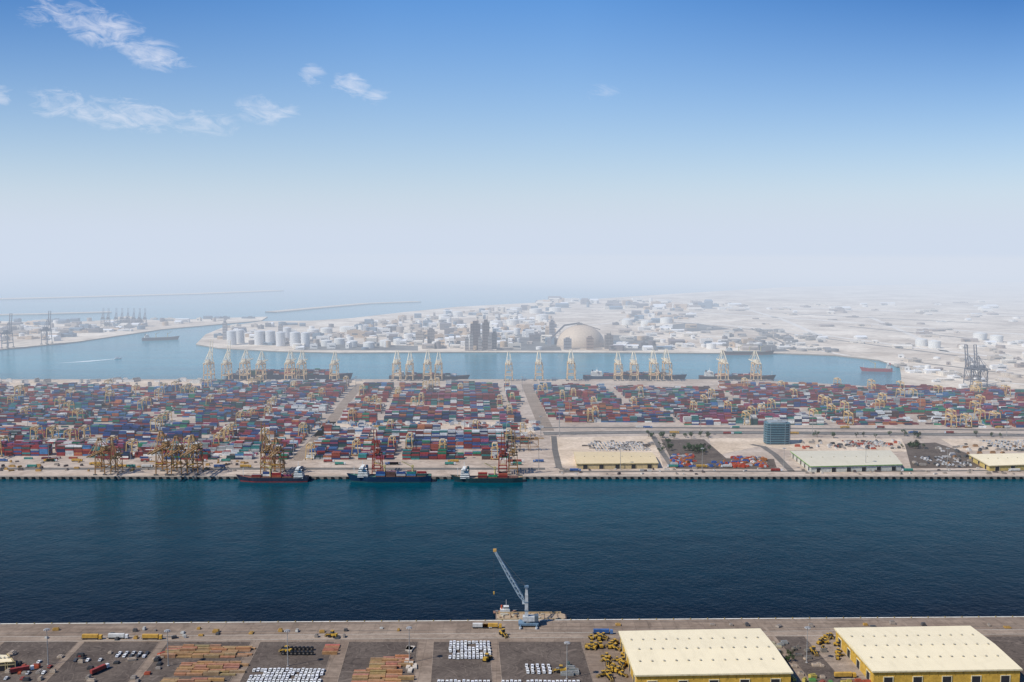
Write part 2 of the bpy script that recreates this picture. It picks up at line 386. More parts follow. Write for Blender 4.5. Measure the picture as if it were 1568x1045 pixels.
m.box(0,3,21.4,6,5,2,(0.65,0.55,0.4)); m.box(2,3,17.6,2,2.2,2.4,(0.5,0.55,0.55)); m.box(0,3,14.5,12,2.4,0.7,yc)
for sx in (-2,2): m.beam((sx,3,15),(sx,3,21),0.2,(0.05,0.05,0.05))
M_rtg=m.mesh('rubber_tyred_gantry_crane')
for x,y in rtg_sites: put(M_rtg,'rubber_tyred_gantry_crane',(x,y,0),0,1.0)
# ------------------------------------------------------------------ ships
def ship(name,u,v,L,Bm,hull,boot,hd=0,D=7,cont=0,house='aft',cranes=0,decol=(0.25,0.10,0.07),xy=None):
    m=MB(); N=22; st=[]
    for i in range(N+1):
        q=i/N; x=-L/2+L*q
        w=Bm/2*min(1,(0.72+q*2.0))*(1 if q<0.72 else max(0.03,1-((q-0.72)/0.28)**2.0))
        sh=D+(3.2*max(0,(q-0.8)/0.2)**1.3)+(1.0 if q<0.08 else 0)
        rake=(x+ (4*max(0,(q-0.85)/0.15)))
        st.append(((x-1.5*max(0,(q-.85)/.15),w*(0.92 if q<.8 else 0.75)),(rake,w),sh))
    for sgn in (-1,1):
        vs=[]
        for (lo,hi,sh) in st: vs+=[(lo[0],sgn*lo[1],-1.0),(lo[0]*.999,sgn*lo[1],1.3),(hi[0],sgn*hi[1],sh)]
        m.add([p for p in vs],[],hull); o=len(m.v)-len(vs)
        for i in range(N):
            m.f.append(tuple(o+k for k in (3*i+1,3*i+4,3*i+5,3*i+2))); m.m.append(0)
        m.add(vs,[],boot); o=len(m.v)-len(vs)
        for i in range(N): m.f.append(tuple(o+k for k in (3*i,3*i+3,3*i+4,3*i+1))); m.m.append(0)
    vs=[]
    for lo,hi,sh in st: vs+=[(hi[0]*.997,-hi[1]*.97,sh-0.9),(hi[0]*.997,hi[1]*.97,sh-0.9)]
    m.add(vs,[(2*i,2*i+2,2*i+3,2*i+1) for i in range(N)],decol)
    lo,hi,sh=st[0]; m.add([(lo[0],-lo[1],-1),(lo[0],lo[1],-1),(hi[0],hi[1],sh),(hi[0],-hi[1],sh)],[(0,1,2,3)],hull)
    hx=-L/2+L*0.13 if house=='aft' else L/2-L*0.17
    wc=(0.78,0.78,0.74); hl=L*0.10+3
    for kf in range(4):
        ww=Bm*(0.86-0.06*kf); m.box(hx,0,D-0.9+kf*2.8,hl-kf*1.0,ww,2.75,wc); m.box(hx,0,D+0.5+kf*2.8,hl-kf*1.0+0.15,ww+0.15,0.9,(0.05,0.06,0.07))
    zt=D-0.9+4*2.8; m.box(hx+1,0,zt,4,Bm*0.98,2.4,wc); m.box(hx+1,0,zt+1.1,4.2,Bm*0.9,0.8,(0.04,0.05,0.06))
    m.box(hx-hl*0.35,0,zt-3,3.4,3.6,7,hull,0,0,0.8); m.beam((hx+1,0,zt+2),(hx+1,0,zt+10),0.5,wc); m.beam((hx+1,-3,zt+6),(hx+1,3,zt+6),0.3,wc)
    m.beam((L/2-6,0,D+1),(L/2-6,0,D+12),0.5,wc)
    x0=hx+hl*0.5+3 if house=='aft' else -L/2+6; x1=L/2-L*0.14 if house=='aft' else hx-hl*.5-3
    nb=max(1,int((x1-x0)/13.5))
    for i in range(nb):
        cx=x0+6.5+i*13.5; m.box(cx,0,D-0.9,12.4,Bm*0.78,1.6,(0.22,0.25,0.22) if not cont else (0.15,0.08,0.06))
        if cont:
            for j in range(int(Bm*0.86/2.6)):
                for kk in range(max(0,int(round(cont+random.gauss(0,0.8))))):
                    cc=cols[rng.choice(len(cols),p=wts)]; m.box(cx,-Bm*.43+1.5+j*2.6,D+0.75+kk*2.6,12.1,2.4,2.5,tuple(cc))
    for i in range(cranes):
        cx=x0+(x1-x0)*(i+0.5)/cranes; m.cyl(cx,0,D,1.2,11,(0.55,0.45,0.2),10,0.9); m.box(cx,0,D+11,3,3,3,(0.55,0.45,0.2)); m.beam((cx+1,0,D+12),(cx+14,1,D+19),0.9,(0.55,0.45,0.2)); m.beam((cx,0,D+15),(cx+14,1,D+19),0.25,(0.1,0.1,0.1))
    if xy is None: xy=G(u,v,WZ)
    return m.obj(name,(xy[0],xy[1],WZ),hd)
yf=YQ-12
sx_=lambda u:G(u,735)[0]
ship('cargo_ship',0,0,92,15,(0.04,0.05,0.08),(0.22,0.03,0.03),math.pi,6,0.6,'aft',1,xy=(sx_(417),yf))
ship('cargo_ship',0,0,108,18,(0.01,0.04,0.09),(0.02,0.07,0.08),math.pi,8,1.3,'fwd',2,(0.08,0.2,0.14),xy=(sx_(597),yf-1))
ship('cargo_ship',0,0,92,16,(0.02,0.06,0.07),(0.02,0.03,0.04),math.pi,6,0.8,'fwd',1,(0.35,0.25,0.15),xy=(sx_(747),yf-1))
def bship(u0,u1,cont,hull,boot=(0.25,0.04,0.03),hd=0,B_=30,D=13):
    x0=G(u0,578)[0];x1=G(u1,578)[0]; ship('container_ship',0,0,x1-x0,B_,hull,boot,hd,D,cont,xy=((x0+x1)/2,YB+B_/2+3))
bship(352,540,3.2,(0.03,0.04,0.09)); bship(598,718,1.6,(0.03,0.05,0.08),B_=24,D=9)
bship(892,1047,2.0,(0.02,0.06,0.12),B_=26,D=10); bship(1068,1182,1.2,(0.04,0.04,0.05),(0.3,0.05,0.03),B_=24,D=9)
ship('cargo_ship',1145,543,150,22,(0.06,0.03,0.03),(0.2,0.03,0.03),0,9,0,'aft',3)
ship('cargo_ship',1342,569,75,14,(0.35,0.04,0.05),(0.3,0.05,0.05),2.9,8,0,'aft',1,(0.35,0.08,0.07))
ship('cargo_ship',246,521,120,20,(0.04,0.06,0.09),(0.1,0.04,0.04),0.5,9,0,'aft',2)
m=MB(); m.add([(-8,-2.4,-.5),(4,-2.4,-.5),(10,0,0),(4,2.4,-.5),(-8,2.4,-.5),(-8,-2.8,2),(5,-2.8,2.4),(12,0,3),(5,2.8,2.4),(-8,2.8,2)],[(0,1,6,5),(1,2,7,6),(2,3,8,7),(3,4,9,8),(4,0,5,9),(5,6,7,8,9)],(0.7,0.7,0.7)); m.box(-1,0,2.2,7,4,2.4,(0.75,0.75,0.75)); m.box(-1,0,3.2,7.1,4.1,.8,(0.05,0.06,0.08))
bx,by=G(180,550,WZ); m.obj('motorboat',(bx,by,WZ),0.55)
ex,ey=G(100,556.5,WZ)
M_foam=ground_mat('wake_foam',(0.6,0.72,0.74),(0.8,0.85,0.85),0.05,0.4)
sheet('boat_wake',[(bx-6,by-3),(bx-6,by+5),((bx+ex)/2,(by+ey)/2+18),(ex,ey+18),(ex-30,ey-6),((bx+ex)/2,(by+ey)/2-14)],WZ+0.15,M_foam)
# ------------------------------------------------------------------ mobile harbour crane, barge, tug
m=MB(); cb=(0.14,0.22,0.30); lt=(0.5,0.52,0.52)
m.box(0,0,1.2,16,8,1.6,cb)
for i in range(-3,4):
    for sy in (-3.4,3.4): m.hcyl((i*2.1,sy,0.9),'y',0.85,1.0,(0.02,0.02,0.02))
for sx in (-6.5,6.5):
    m.beam((sx,-8,1.6),(sx,8,1.6),0.9,cb)
    for sy in (-8,8): m.cyl(sx,sy,0,1.1,1.6,lt,10)
m.cyl(0,0,2.8,3,1.4,(0.2,0.2,0.2),16); m.box(1.5,0,4.2,12,5.5,3.6,lt); m.box(6.5,0,4.4,3.2,6,4.2,(0.1,0.13,0.16))
m.box(-1.5,0,7.8,2.8,2.8,18,lt,0,0,0.85); m.box(-1.5,0,25.8,2.2,2.2,6,lt,0,0,0.7); m.box(-3.8,1.2,17.5,2.4,2.4,2.8,(0.5,0.55,0.58)); m.box(-1.5,0,12,3,3,0.8,cb); m.box(-1.5,0,19,2.9,2.9,0.8,cb)
m.box(-1.5,0,31.5,3.2,3.6,1.2,cb)
p0=Vector((-3,0,19)); p1=Vector((-27,5,60)); nseg=14
d=(p1-p0).normalized(); sd=d.cross(Vector((0,0,1))).normalized(); nn=sd.cross(d)
def jp(q,a_,b_):
    w=1.25*(min(1,q*6+0.25)) * (1-0.55*max(0,(q-0.5)*2)); return p0+(p1-p0)*q+sd*a_*w+nn*b_*w
for a_ in (-1,1):
    for b_ in (-1,1):
        for i in range(nseg): m.beam(jp(i/nseg,a_,b_),jp((i+1)/nseg,a_,b_),0.42,(0.36,0.46,0.53))
for i in range(nseg):
    s=1 if i%2 else -1
    for b_ in (-1,1): m.beam(jp(i/nseg,-s,b_),jp((i+1)/nseg,s,b_),0.26,(0.4,0.5,0.56)); m.beam(jp(i/nseg,-1,b_),jp(i/nseg,1,b_),0.24,(0.4,0.5,0.56))
    for a_ in (-1,1): m.beam(jp(i/nseg,a_,-s),jp((i+1)/nseg,a_,s),0.26,(0.4,0.5,0.56))
m.box(p1.x,p1.y,p1.z-0.8,2.6,2,2.2,(0.6,0.35,0.1))
m.beam((-1.5,0,32),(p1.x,p1.y,p1.z),0.16,(0.1,0.1,0.1)); m.beam((-1.5,1,32),(-15,2.4,40),0.18,(0.1,0.1,0.1))
m.beam((p1.x-.8,p1.y,p1.z),(p1.x-.8,p1.y,26),0.14,(0.08,0.08,0.08)); m.box(p1.x-.8,p1.y,24,1.1,1.1,2.2,(0.55,0.35,0.08))
cx,cy=G(809,957); m.obj('mobile_harbour_crane',(cx,cy-1,0),0.0)
m=MB(); bc=(0.42,0.31,0.20)
m.prism([(-29,-8),(26,-8),(30,-5),(30,5),(26,8),(-29,8)],-1,2.2,(0.08,0.06,0.05)); m.prism([(-28,-7.3),(25.5,-7.3),(29,-4.5),(29,4.5),(25.5,7.3),(-28,7.3)],2.2,2.4,bc)
for sy in (-7.6,7.6): m.box(-1,sy,2.2,54,0.5,1.3,(0.50,0.37,0.2))
for i in range(9): m.box(-22+i*5.6,0,2.4,0.5,14,0.35,(0.22,0.16,0.11)); 
for i in range(14): m.box(random.uniform(-25,25),random.uniform(-5,5),2.4,random.uniform(1,4),random.uniform(1,3),random.uniform(.6,1.8),random.choice([(0.3,0.2,0.12),(0.1,0.1,0.1),(0.5,0.45,0.35)]),random.random())
for sx in (-27,-10,8,24):
    for sy in (-6.5,6.5): m.cyl(sx,sy,2.4,0.45,1.1,(0.1,0.1,0.1),8)
x_=G(812,944)[0]; m.obj('barge',(x_,nearq(x_)+10.5,WZ),k)
m=MB(); tc=(0.05,0.10,0.14)
m.add([(-9,-2.6,-.5),(5,-2.6,-.5),(9,0,0),(5,2.6,-.5),(-9,2.6,-.5),(-10,-3.3,2.2),(5,-3.3,2.8),(11,0,3.8),(5,3.3,2.8),(-10,3.3,2.2)],[(0,1,6,5),(1,2,7,6),(2,3,8,7),(3,4,9,8),(4,0,5,9)],tc)
m.add([(-10,-3.1,1.9),(5,-3.1,2.4),(10.6,0,3.2),(5,3.1,2.4),(-10,3.1,1.9)],[(0,1,2,3,4)],(0.3,0.16,0.1))
m.box(0,0,2.2,8,4.4,2.6,(0.7,0.7,0.66)); m.box(1,0,4.8,4.4,3.6,2.3,(0.72,0.72,0.68)); m.box(1,0,5.6,4.5,3.7,0.9,(0.04,0.05,0.06)); m.cyl(-2.8,0,4.8,0.7,3,(0.5,0.1,0.05),10); m.beam((1,0,7),(1,0,12.5),0.25,(0.7,0.7,0.7)); m.box(-7,0,2.1,2,2,1.2,(0.2,0.2,0.2))
x_=G(775,938)[0]; m.obj('tugboat',(x_-1,nearq(x_)+22.5,WZ),0.05)
# ------------------------------------------------------------------ warehouses
def warehouse(name,quad,h,rise,wall,trim,roofm,vents=2,nvent=12,fascia=None):
    q=[Vector((*G(u,v,h),0)) for u,v in quad]
    m=MB(); bl,br,fr,fl=q
    def pt(a,b): return bl.lerp(br,a).lerp(fl.lerp(fr,a),b)
    m.prism([tuple(fl[:2]),tuple(fr[:2]),tuple(br[:2]),tuple(bl[:2])],0,h-0.02,wall)
    e=0.012
    ridgeL=pt(-e,.5);ridgeR=pt(1+e,.5)
    c4=[pt(-e,-e),pt(1+e,-e),pt(1+e,1+e),pt(-e,1+e)]
    vs=[(c.x,c.y,h) for c in c4]+[(ridgeL.x,ridgeL.y,h+rise),(ridgeR.x,ridgeR.y,h+rise)]
    m.add(vs,[(3,2,5,4),(1,0,4,5),(0,3,4),(2,1,5),(0,1,2,3)],trim,1)
    fc=fascia or trim
    for i in range(4):
        a_=c4[i];b_=c4[(i+1)%4]; m.beam((a_.x,a_.y,h-0.55),(b_.x,b_.y,h-0.55),0.35,fc,0.9)
    for bb in ((0.25,0.5,0.75) if vents==2 else (0.5,)):
        for i in range(nvent):
            c=pt((i+0.6+(0.3 if bb==.5 else 0))/(nvent+.4),bb); zz=h+rise*(1-abs(bb-.5)*2); m.cyl(c.x,c.y,zz-0.1,0.6,0.9,(0.38,0.34,0.25),8); m.cyl(c.x,c.y,zz+.8,0.95,0.4,(0.50,0.45,0.34),8,0.35)
    for (A_,B_) in ((fl,fr),(bl,fl),(fr,br)):
        dirv=(B_-A_); L=dirv.length; dirv.normalize(); nrm=Vector((dirv.y,-dirv.x,0)); ang=math.atan2(dirv.y,dirv.x)
        nd_=max(2,int(L/19))
        for i in range(nd_):
            c=A_+dirv*(L*(i+0.5)/nd_)+nrm*0.06
            m.box(c.x,c.y,0.02,6,0.3,6,(0.03,0.03,0.035),ang); c2=c+nrm*0.08
            for s_ in (-3.3,3.3): m.box(c2.x+dirv.x*s_,c2.y+dirv.y*s_,0.02,0.5,0.5,6.3,trim,ang)
            m.box(c2.x,c2.y,6.1,7.2,0.5,0.5,trim,ang)
        for i in range(int(L/6)):
            c=A_+dirv*(6*i+3)+nrm*0.1; m.box(c.x,c.y,6.9,0.3,0.2,h-7.6,tuple(x*0.7 for x in wall),ang)
    m.obj(name,mats=[M_paint,roofm])
yel=(0.60,0.37,0.06)
warehouse('warehouse',[(950,967),(1162,963),(1211,1029),(975,1033)],11,1.6,yel,(0.7,0.62,0.4),M_roof)
warehouse('warehouse',[(1280,962),(1484,959),(1562,1024),(1338,1027)],11,1.6,yel,(0.7,0.62,0.4),M_roof)
warehouse('warehouse',[(880,692),(998,693),(1007,709),(884,710)],8,1.2,(0.55,0.42,0.22),(0.5,0.4,0.2),M_rooft,1,8)
warehouse('warehouse',[(1212,691),(1362,690),(1380,711),(1242,714)],9,1.2,(0.6,0.58,0.5),(0.6,0.58,0.5),M_roofg,1,8,(0.2,0.42,0.10))
warehouse('warehouse',[(1484,696),(1580,694),(1610,710),(1515,713)],8,1.2,(0.6,0.45,0.15),(0.6,0.5,0.3),M_roof,1,6)
warehouse('storage_shed',[(-8,1003),(10,1003),(22,1016),(-2,1018)],5,0.8,(0.5,0.38,0.1),(0.5,0.4,0.2),M_roof,1,3)
# office tower
m=MB(); n=32
def sq(r):
    o=[]
    for i in range(n):
        a_=2*math.pi*i/n; c_=math.cos(a_); s_=math.sin(a_); o.append((r*1.12*math.copysign(abs(c_)**.42,c_),r*.72*math.copysign(abs(s_)**.42,s_)))
    return o
for i in range(9):
    m.prism(sq(16.6),i*3.7,i*3.7+2.3,(0.03,0.1,0.12),1); m.prism(sq(17.4),i*3.7+2.3,i*3.7+3.7,(0.10,0.20,0.24))
m.prism(sq(13),33.3,35.3,(0.3,0.34,0.36)); m.box(3,0,35.3,7,5,2.5,(0.4,0.4,0.4))
for i in range(1,n,3):
    x,y=sq(17.2)[i]; m.beam((x,y,0),(x,y,33.2),0.6,(0.22,0.3,0.34))
m.obj('office_tower',at(1189,679),mats=[M_paint,M_glass])
# ------------------------------------------------------------------ vehicles
def car_mesh(c):
    m=MB(); prof=[(-2.2,0.35),(2.2,0.35),(2.25,0.8),(1.3,0.95),(0.6,1.45),(-1.2,1.48),(-1.9,1.0),(-2.25,0.95)]
    n=len(prof); vs=[(-0.88,p,z) for p,z in prof]+[(0.88,p,z) for p,z in prof]
    m.add(vs,[tuple(range(n)),tuple(range(2*n-1,n-1,-1))]+[(i,n+i,n+(i+1)%n,(i+1)%n) for i in range(n)],c)
    g=(0.02,0.025,0.03)
    m.add([(-.72,1.27,1.0),(.72,1.27,1.0),(.66,.68,1.42),(-.66,.68,1.42)],[(0,1,2,3)],g)
    m.add([(-.72,-1.86,1.06),(.72,-1.86,1.06),(.66,-1.26,1.46),(-.66,-1.26,1.46)],[(3,2,1,0)],g)
    for s in (-.9,.9): m.add([(s,1.1,1.0),(s,.55,1.38),(s,-1.15,1.4),(s,-1.7,1.02)],[(0,1,2,3)],g)
    for sx in (-.8,.8):
        for sy in (-1.35,1.35): m.hcyl((sx,sy,0.33),'x',0.33,0.22,(0.015,0.015,0.015),8)
    return m.mesh('parked_car')
cars=[car_mesh(c) for c in ((0.78,0.78,0.76),(0.75,0.76,0.78),(0.5,0.5,0.5),(0.3,0.05,0.04),(0.05,0.06,0.08))]
def cargrid(u0,u1,v0,v1,dx=2.9,dy=6.2,p=0.95,mix=(0,1),skip=3):
    x0,y1=G(u0,v0);x1,_=G(u1,v0);_,y0=G(u0,v1)
    r=0;y=y0
    while y<y1:
        x=x0
        while x<x1:
            if random.random()<p: put(cars[random.choice(mix)],'parked_car',(x-0.05*(y-y1)+random.gauss(0,.15),y+random.gauss(0,.3),0.07),random.gauss(0,.03)+(math.pi if random.random()<.5 else 0),1.08)
            x+=dx
        y+=dy if r%2 else dy-0.9
        r+=1
cargrid(690,752,984,1008); cargrid(392,502,1023,1060); cargrid(672,752,1041,1062); cargrid(770,885,1040,1062); cargrid(806,842,1020,1031,dx=4)
cargrid(188,232,997,1006,dx=5,mix=(0,1,2,4)); cargrid(128,180,1000,1012,dx=9,dy=9,p=.5,mix=(0,2,3,4)); cargrid(20,100,1010,1040,dx=11,dy=10,p=.4,mix=(0,2,3,4))
cargrid(905,985,678,690,dx=5,dy=8,mix=(0,1,2,4)); cargrid(1290,1350,676,684,dx=5,dy=9,mix=(0,1,2,3,4)); cargrid(1500,1600,675,690,dx=5,dy=9,p=.8,mix=(0,1,2,4)); cargrid(1400,1460,700,714,dx=5,dy=9,p=.6,mix=(0,1,2,4))
def truck_mesh(cab,load):
    m=MB(); m.box(0,0,1.0,13,2.3,0.3,(0.08,0.08,0.08)); m.box(0.3,0,1.35,12.2,2.44,2.6,load)
    m.box(8.3,0,0.7,2.3,2.4,2.7,cab,0,0,0.94); m.box(9.1,0,2.0,0.9,2.1,0.9,(0.03,0.03,0.04)); m.box(7.4,0,0.7,4,2,0.5,(0.06,0.06,0.06))
    for x in (-5,-3.7,-2.4,6.2,8.6):
        for y in (-1.05,1.05): m.hcyl((x,y,0.5),'y',0.5,0.35,(0.015,0.015,0.015),8)
    return m.mesh('container_truck')
trucks=[truck_mesh(c,l) for c,l in (((0.7,0.7,0.68),(0.65,0.63,0.58)),((0.6,0.35,0.05),(0.55,0.32,0.06)),((0.7,0.7,0.7),(0.3,0.05,0.04)),((0.1,0.2,0.4),(0.05,0.12,0.3)),((0.7,0.7,0.7),(0.05,0.25,0.2)))]
for u,v,i,r_ in ((138,979,1,0),(178,978,0,0),(230,979,1,0),(750,962,1,0),(1290,1038,1,.05),(920,971,3,0),(30,1030,2,.5),(150,1030,2,1.1),(735,962,0,0)):
    put(trucks[i],'container_truck',at(u,v),r_,1.0)
for i in range(46):
    u=random.uniform(480,1560); v=random.choice([664,656,722,716,665]) if u>840 else random.choice([655,708,712,650])
    put(trucks[random.randrange(5)],'container_truck',at(u,v),random.choice([0,math.pi]))
for i in range(16): put(trucks[random.randrange(5)],'container_truck',at(random.uniform(0,450),random.choice([712,716,707])),random.choice([0,math.pi]))
def loader():
    m=MB(); y=(0.50,0.30,0.04); m.box(-1,0,1.1,3.6,2.2,1.6,y); m.box(0.4,0,2.5,1.7,1.9,1.6,(0.05,0.06,0.07)); m.box(0.4,0,4.1,1.9,2.1,0.2,y); m.box(2.3,0,1.1,1.6,1.6,1,(0.1,0.08,0.05))
    for s in (-.8,.8): m.beam((1.2,s,2.2),(4.6,s,1.2),0.35,y)
    m.box(5,0,0.3,1.1,2.8,1.3,(0.22,0.15,0.06),0,0,0.7)
    for x in (-1.6,2.0):
        for s in (-1.2,1.2): m.hcyl((x,s,0.85),'y',0.95,0.7,(0.02,0.02,0.02),10)
    return m.mesh('wheel_loader')
LD=loader()
for i in range(46):
    if i<16: u,v=random.uniform(900,945),random.uniform(976,996)
    elif i<36: u,v=random.uniform(922,962),random.uniform(1004,1045)
    else: u,v=random.uniform(1255,1290),random.uniform(975,1010)
    put(LD,'wheel_loader',at(u,v),random.uniform(0,6.28),random.uniform(.8,1.1))
for u,v in ((510,976),(440,1000),(1245,1000),(770,973),(860,1030),(745,1012)): put(LD,'wheel_loader',at(u,v),random.uniform(0,6.28),1.25)
m=MB()
for i in range(16):
    x,y=G(434+ i%8*6.2,(996 if i<8 else 1003)); m.hcyl((x,y,1.5),'y',1.5,2,(0.02,0.02,0.022),14); m.hcyl((x,y,1.5),'y',0.6,2.1,(0.2,0.17,0.14),10)
m.obj('steel_coils')
def timber(u0,u1,v0,v1,c=(0.30,0.15,0.08)):
    m=MB(); x0,y1=G(u0,v0);x1,_=G(u1,v0);_,y0=G(u0,v1); y=y0; rr=0
    while y<y1:
        x=x0
        while x<x1-3:
            L=random.choice([9,12,12])*0.98
            if random.random()<.93:
                h=random.choice([1,1.5,2,2.4]); cc=tuple(q*random.uniform(.85,1.2) for q in c)
                for kx in range(3): m.box(x+L/2-0.05*(y-y1),y+kx*0.62-.62,0.07,L-.5,0.54,h*random.uniform(.9,1.0),cc)
            x+=L
        rr+=1; y+=4.6 if rr%4==0 else 2.3
    m.obj('timber_stack')
tb=(0.38,0.22,0.115)
timber(258,384,990,1007,tb); timber(278,365,1017,1034,tb); timber(568,622,1008,1024,(0.40,0.22,0.11)); timber(542,622,1028,1052,(0.42,0.23,0.12)); timber(250,330,1040,1056,tb)
timber(498,516,988,1002,(0.42,0.17,0.1))
m=MB(); 
for i in range(9):
    x,y=G(622+random.uniform(0,14),random.uniform(990,1030)); m.box(x,y,0.07,3,8,1.2,(0.6,0.52,0.42),random.gauss(0,.1))
m.obj('wrapped_pallets')
def goods(name,u0,u1,v0,v1,n,pal,s=(3,8),h=(1.5,3)):
    m=MB()
    for i in range(n):
        x,y=G(random.uniform(u0,u1),random.uniform(v0,v1)); sx=random.uniform(*s); sy=random.uniform(2,4); hh=random.uniform(*h); c=random.choice(pal); r_=random.choice([0,0,1.57,random.random()])
        m.box(x,y,0.15,sx,sy,hh,c,r_); m.box(x,y,0.15+hh,sx*.8,sy*.6,hh*.3,tuple(q*.7 for q in c),r_)
    m.obj(name)
pal1=[(0.5,0.08,0.04),(0.5,0.18,0.05),(0.05,0.12,0.35),(0.6,0.58,0.55)]
goods('stored_machinery',1028,1062,698,716,60,pal1,(4,12)); goods('stored_machinery',1122,1172,701,716,80,pal1,(4,12)); goods('stored_goods',1080,1120,708,716,20,pal1)
goods('stored_goods',895,1000,676,690,50,[(0.4,0.35,0.3),(0.6,0.55,0.5),(0.15,0.12,0.1)],(3,10),(1,2.5)); goods('stored_goods',1220,1380,676,688,60,[(0.4,0.35,0.3),(0.65,0.62,0.58),(0.1,0.1,0.1),(0.5,0.1,0.05)],(3,10))
goods('stored_goods',1400,1568,680,716,70,[(0.4,0.35,0.3),(0.65,0.62,0.58),(0.1,0.1,0.1),(0.35,0.2,0.1)],(3,12)); goods('stored_goods',480,830,648,660,170,[(0.75,0.73,0.69),(0.6,0.6,0.58),(0.72,0.7,0.66),(0.4,0.1,0.06),(0.1,0.2,0.35)],(6,13),(2,5))
goods('stored_goods',840,1568,718,727,60,[(0.35,0.3,0.25),(0.6,0.56,0.5),(0.12,0.1,0.1)],(2,7),(1,2.5)); goods('stored_goods',0,460,706,722,90,[(0.35,0.3,0.25),(0.5,0.3,0.1),(0.12,0.1,0.1)],(2,8),(1,2.5))
goods('stored_goods',0,250,1000,1045,34,[(0.35,0.3,0.25),(0.5,0.4,0.3),(0.06,0.06,0.06),(0.45,0.1,0.05)],(2,6),(1,2)); goods('stored_goods',1215,1262,990,1040,14,[(0.2,0.18,0.15),(0.5,0.4,0.3)],(2,5),(1,2)); goods('stored_goods',1165,1205,985,1000,16,[(0.5,0.45,0.3),(0.3,0.3,0.28)],(2,6),(1,2))
goods('stored_goods',850,890,1020,1036,8,[(0.1,0.14,0.12),(0.3,0.3,0.28)],(5,11),(1.5,2.5)); goods('stored_goods',980,1330,1038,1050,24,[(0.12,0.3,0.08),(0.4,0.1,0.05),(0.5,0.4,0.1)],(2,6),(1,2.5))
goods('terminal_sheds',-60,560,584,593,90,[(0.78,0.75,0.7),(0.7,0.68,0.62),(0.5,0.45,0.4)],(8,26),(4,8))
goods('quayside_equipment',20,700,962,980,26,[(0.35,0.3,0.25),(0.5,0.3,0.08),(0.1,0.1,0.1),(0.6,0.58,0.52)],(1.5,5),(.8,2)); goods('quayside_equipment',850,1560,955,962,12,[(0.35,0.3,0.25),(0.5,0.3,0.08),(0.1,0.1,0.1)],(1.5,5),(.8,2))
m=MB(); m.cyl(0,0,0,0.45,30,(0.35,0.34,0.32),8,0.22); m.cyl(0,0,0,1,0.6,(0.4,0.38,0.35),10); m.cyl(0,0,29.6,1.8,0.35,(0.3,0.3,0.3),10)
for i in range(8): a_=i*math.pi/4; m.box(2*math.cos(a_),2*math.sin(a_),28.9,0.8,0.8,0.6,(0.5,0.5,0.5),a_)
ML=m.mesh('floodlight_mast')
for u,v in ((74,1018),(258,1020),(441,1020),(627,1015),(1235,1015),(868,1040)): put(ML,'floodlight_mast',at(u,v),0,0.9)
for i in range(14): put(ML,'floodlight_mast',at(-50+i*125,704 if i<7 else 719),0,1.0)
for i in range(30): put(ML,'floodlight_mast',at(random.uniform(0,1568),random.choice([600,612,625,640,655,668])),0,1.1)
# ------------------------------------------------------------------ trees
def tree():
    m=MB(); 
    m.cyl(0,0,0,0.35,3.2,(0.12,0.08,0.05),7,0.22)
    cl=[]
    for i in range(8):
        a_=random.uniform(0,6.28); rr=random.uniform(0.8,2.8); z=random.uniform(3.5,7.5); c=Vector((rr*math.cos(a_),rr*math.sin(a_),z)); cl.append(c); m.beam((0,0,2.8),c,0.18,(0.12,0.08,0.05))
    for c in cl:
        rad=random.uniform(1.1,1.9); base=random.uniform(0.6,1.4)
        for k_ in range(46):
            d_=Vector((random.gauss(0,1),random.gauss(0,1),random.gauss(0,.8))).normalized()*rad*random.random()**.4
            p=c+d_; a1=Vector((random.gauss(0,1),random.gauss(0,1),random.gauss(0,1))).normalized(); b1=a1.orthogonal().normalized(); s_=random.uniform(.25,.5)
            g=base*random.uniform(.7,1.3)
            m.add([p-a1*s_,p-b1*s_*.6,p+a1*s_,p+b1*s_*.6],[(0,1,2,3)],(0.045*g,0.085*g,0.03*g))
    return m.mesh('tree',[M_foliage])
TR=[tree() for _ in range(4)]
for i in range(95):
    if i<34: u,v=random.gauss(1066,11),random.gauss(691,2.5)
    elif i<44: u,v=random.uniform(1008,1030),random.uniform(675,695)
    elif i<58: u,v=random.gauss(1396,7),random.gauss(686,1.6)
    elif i<78: u,v=random.uniform(985,1090),random.uniform(668,672)
    else: u,v=random.uniform(1210,1568),random.uniform(668,672)
    put(TR[i%4],'tree',at(u,v),random.uniform(0,6.3),random.uniform(.7,1.35))
for i in range(9): put(TR[i%4],'tree',at(random.uniform(1193,1216),random.uniform(1004,1024)),random.uniform(0,6.3),random.uniform(.4,.7))
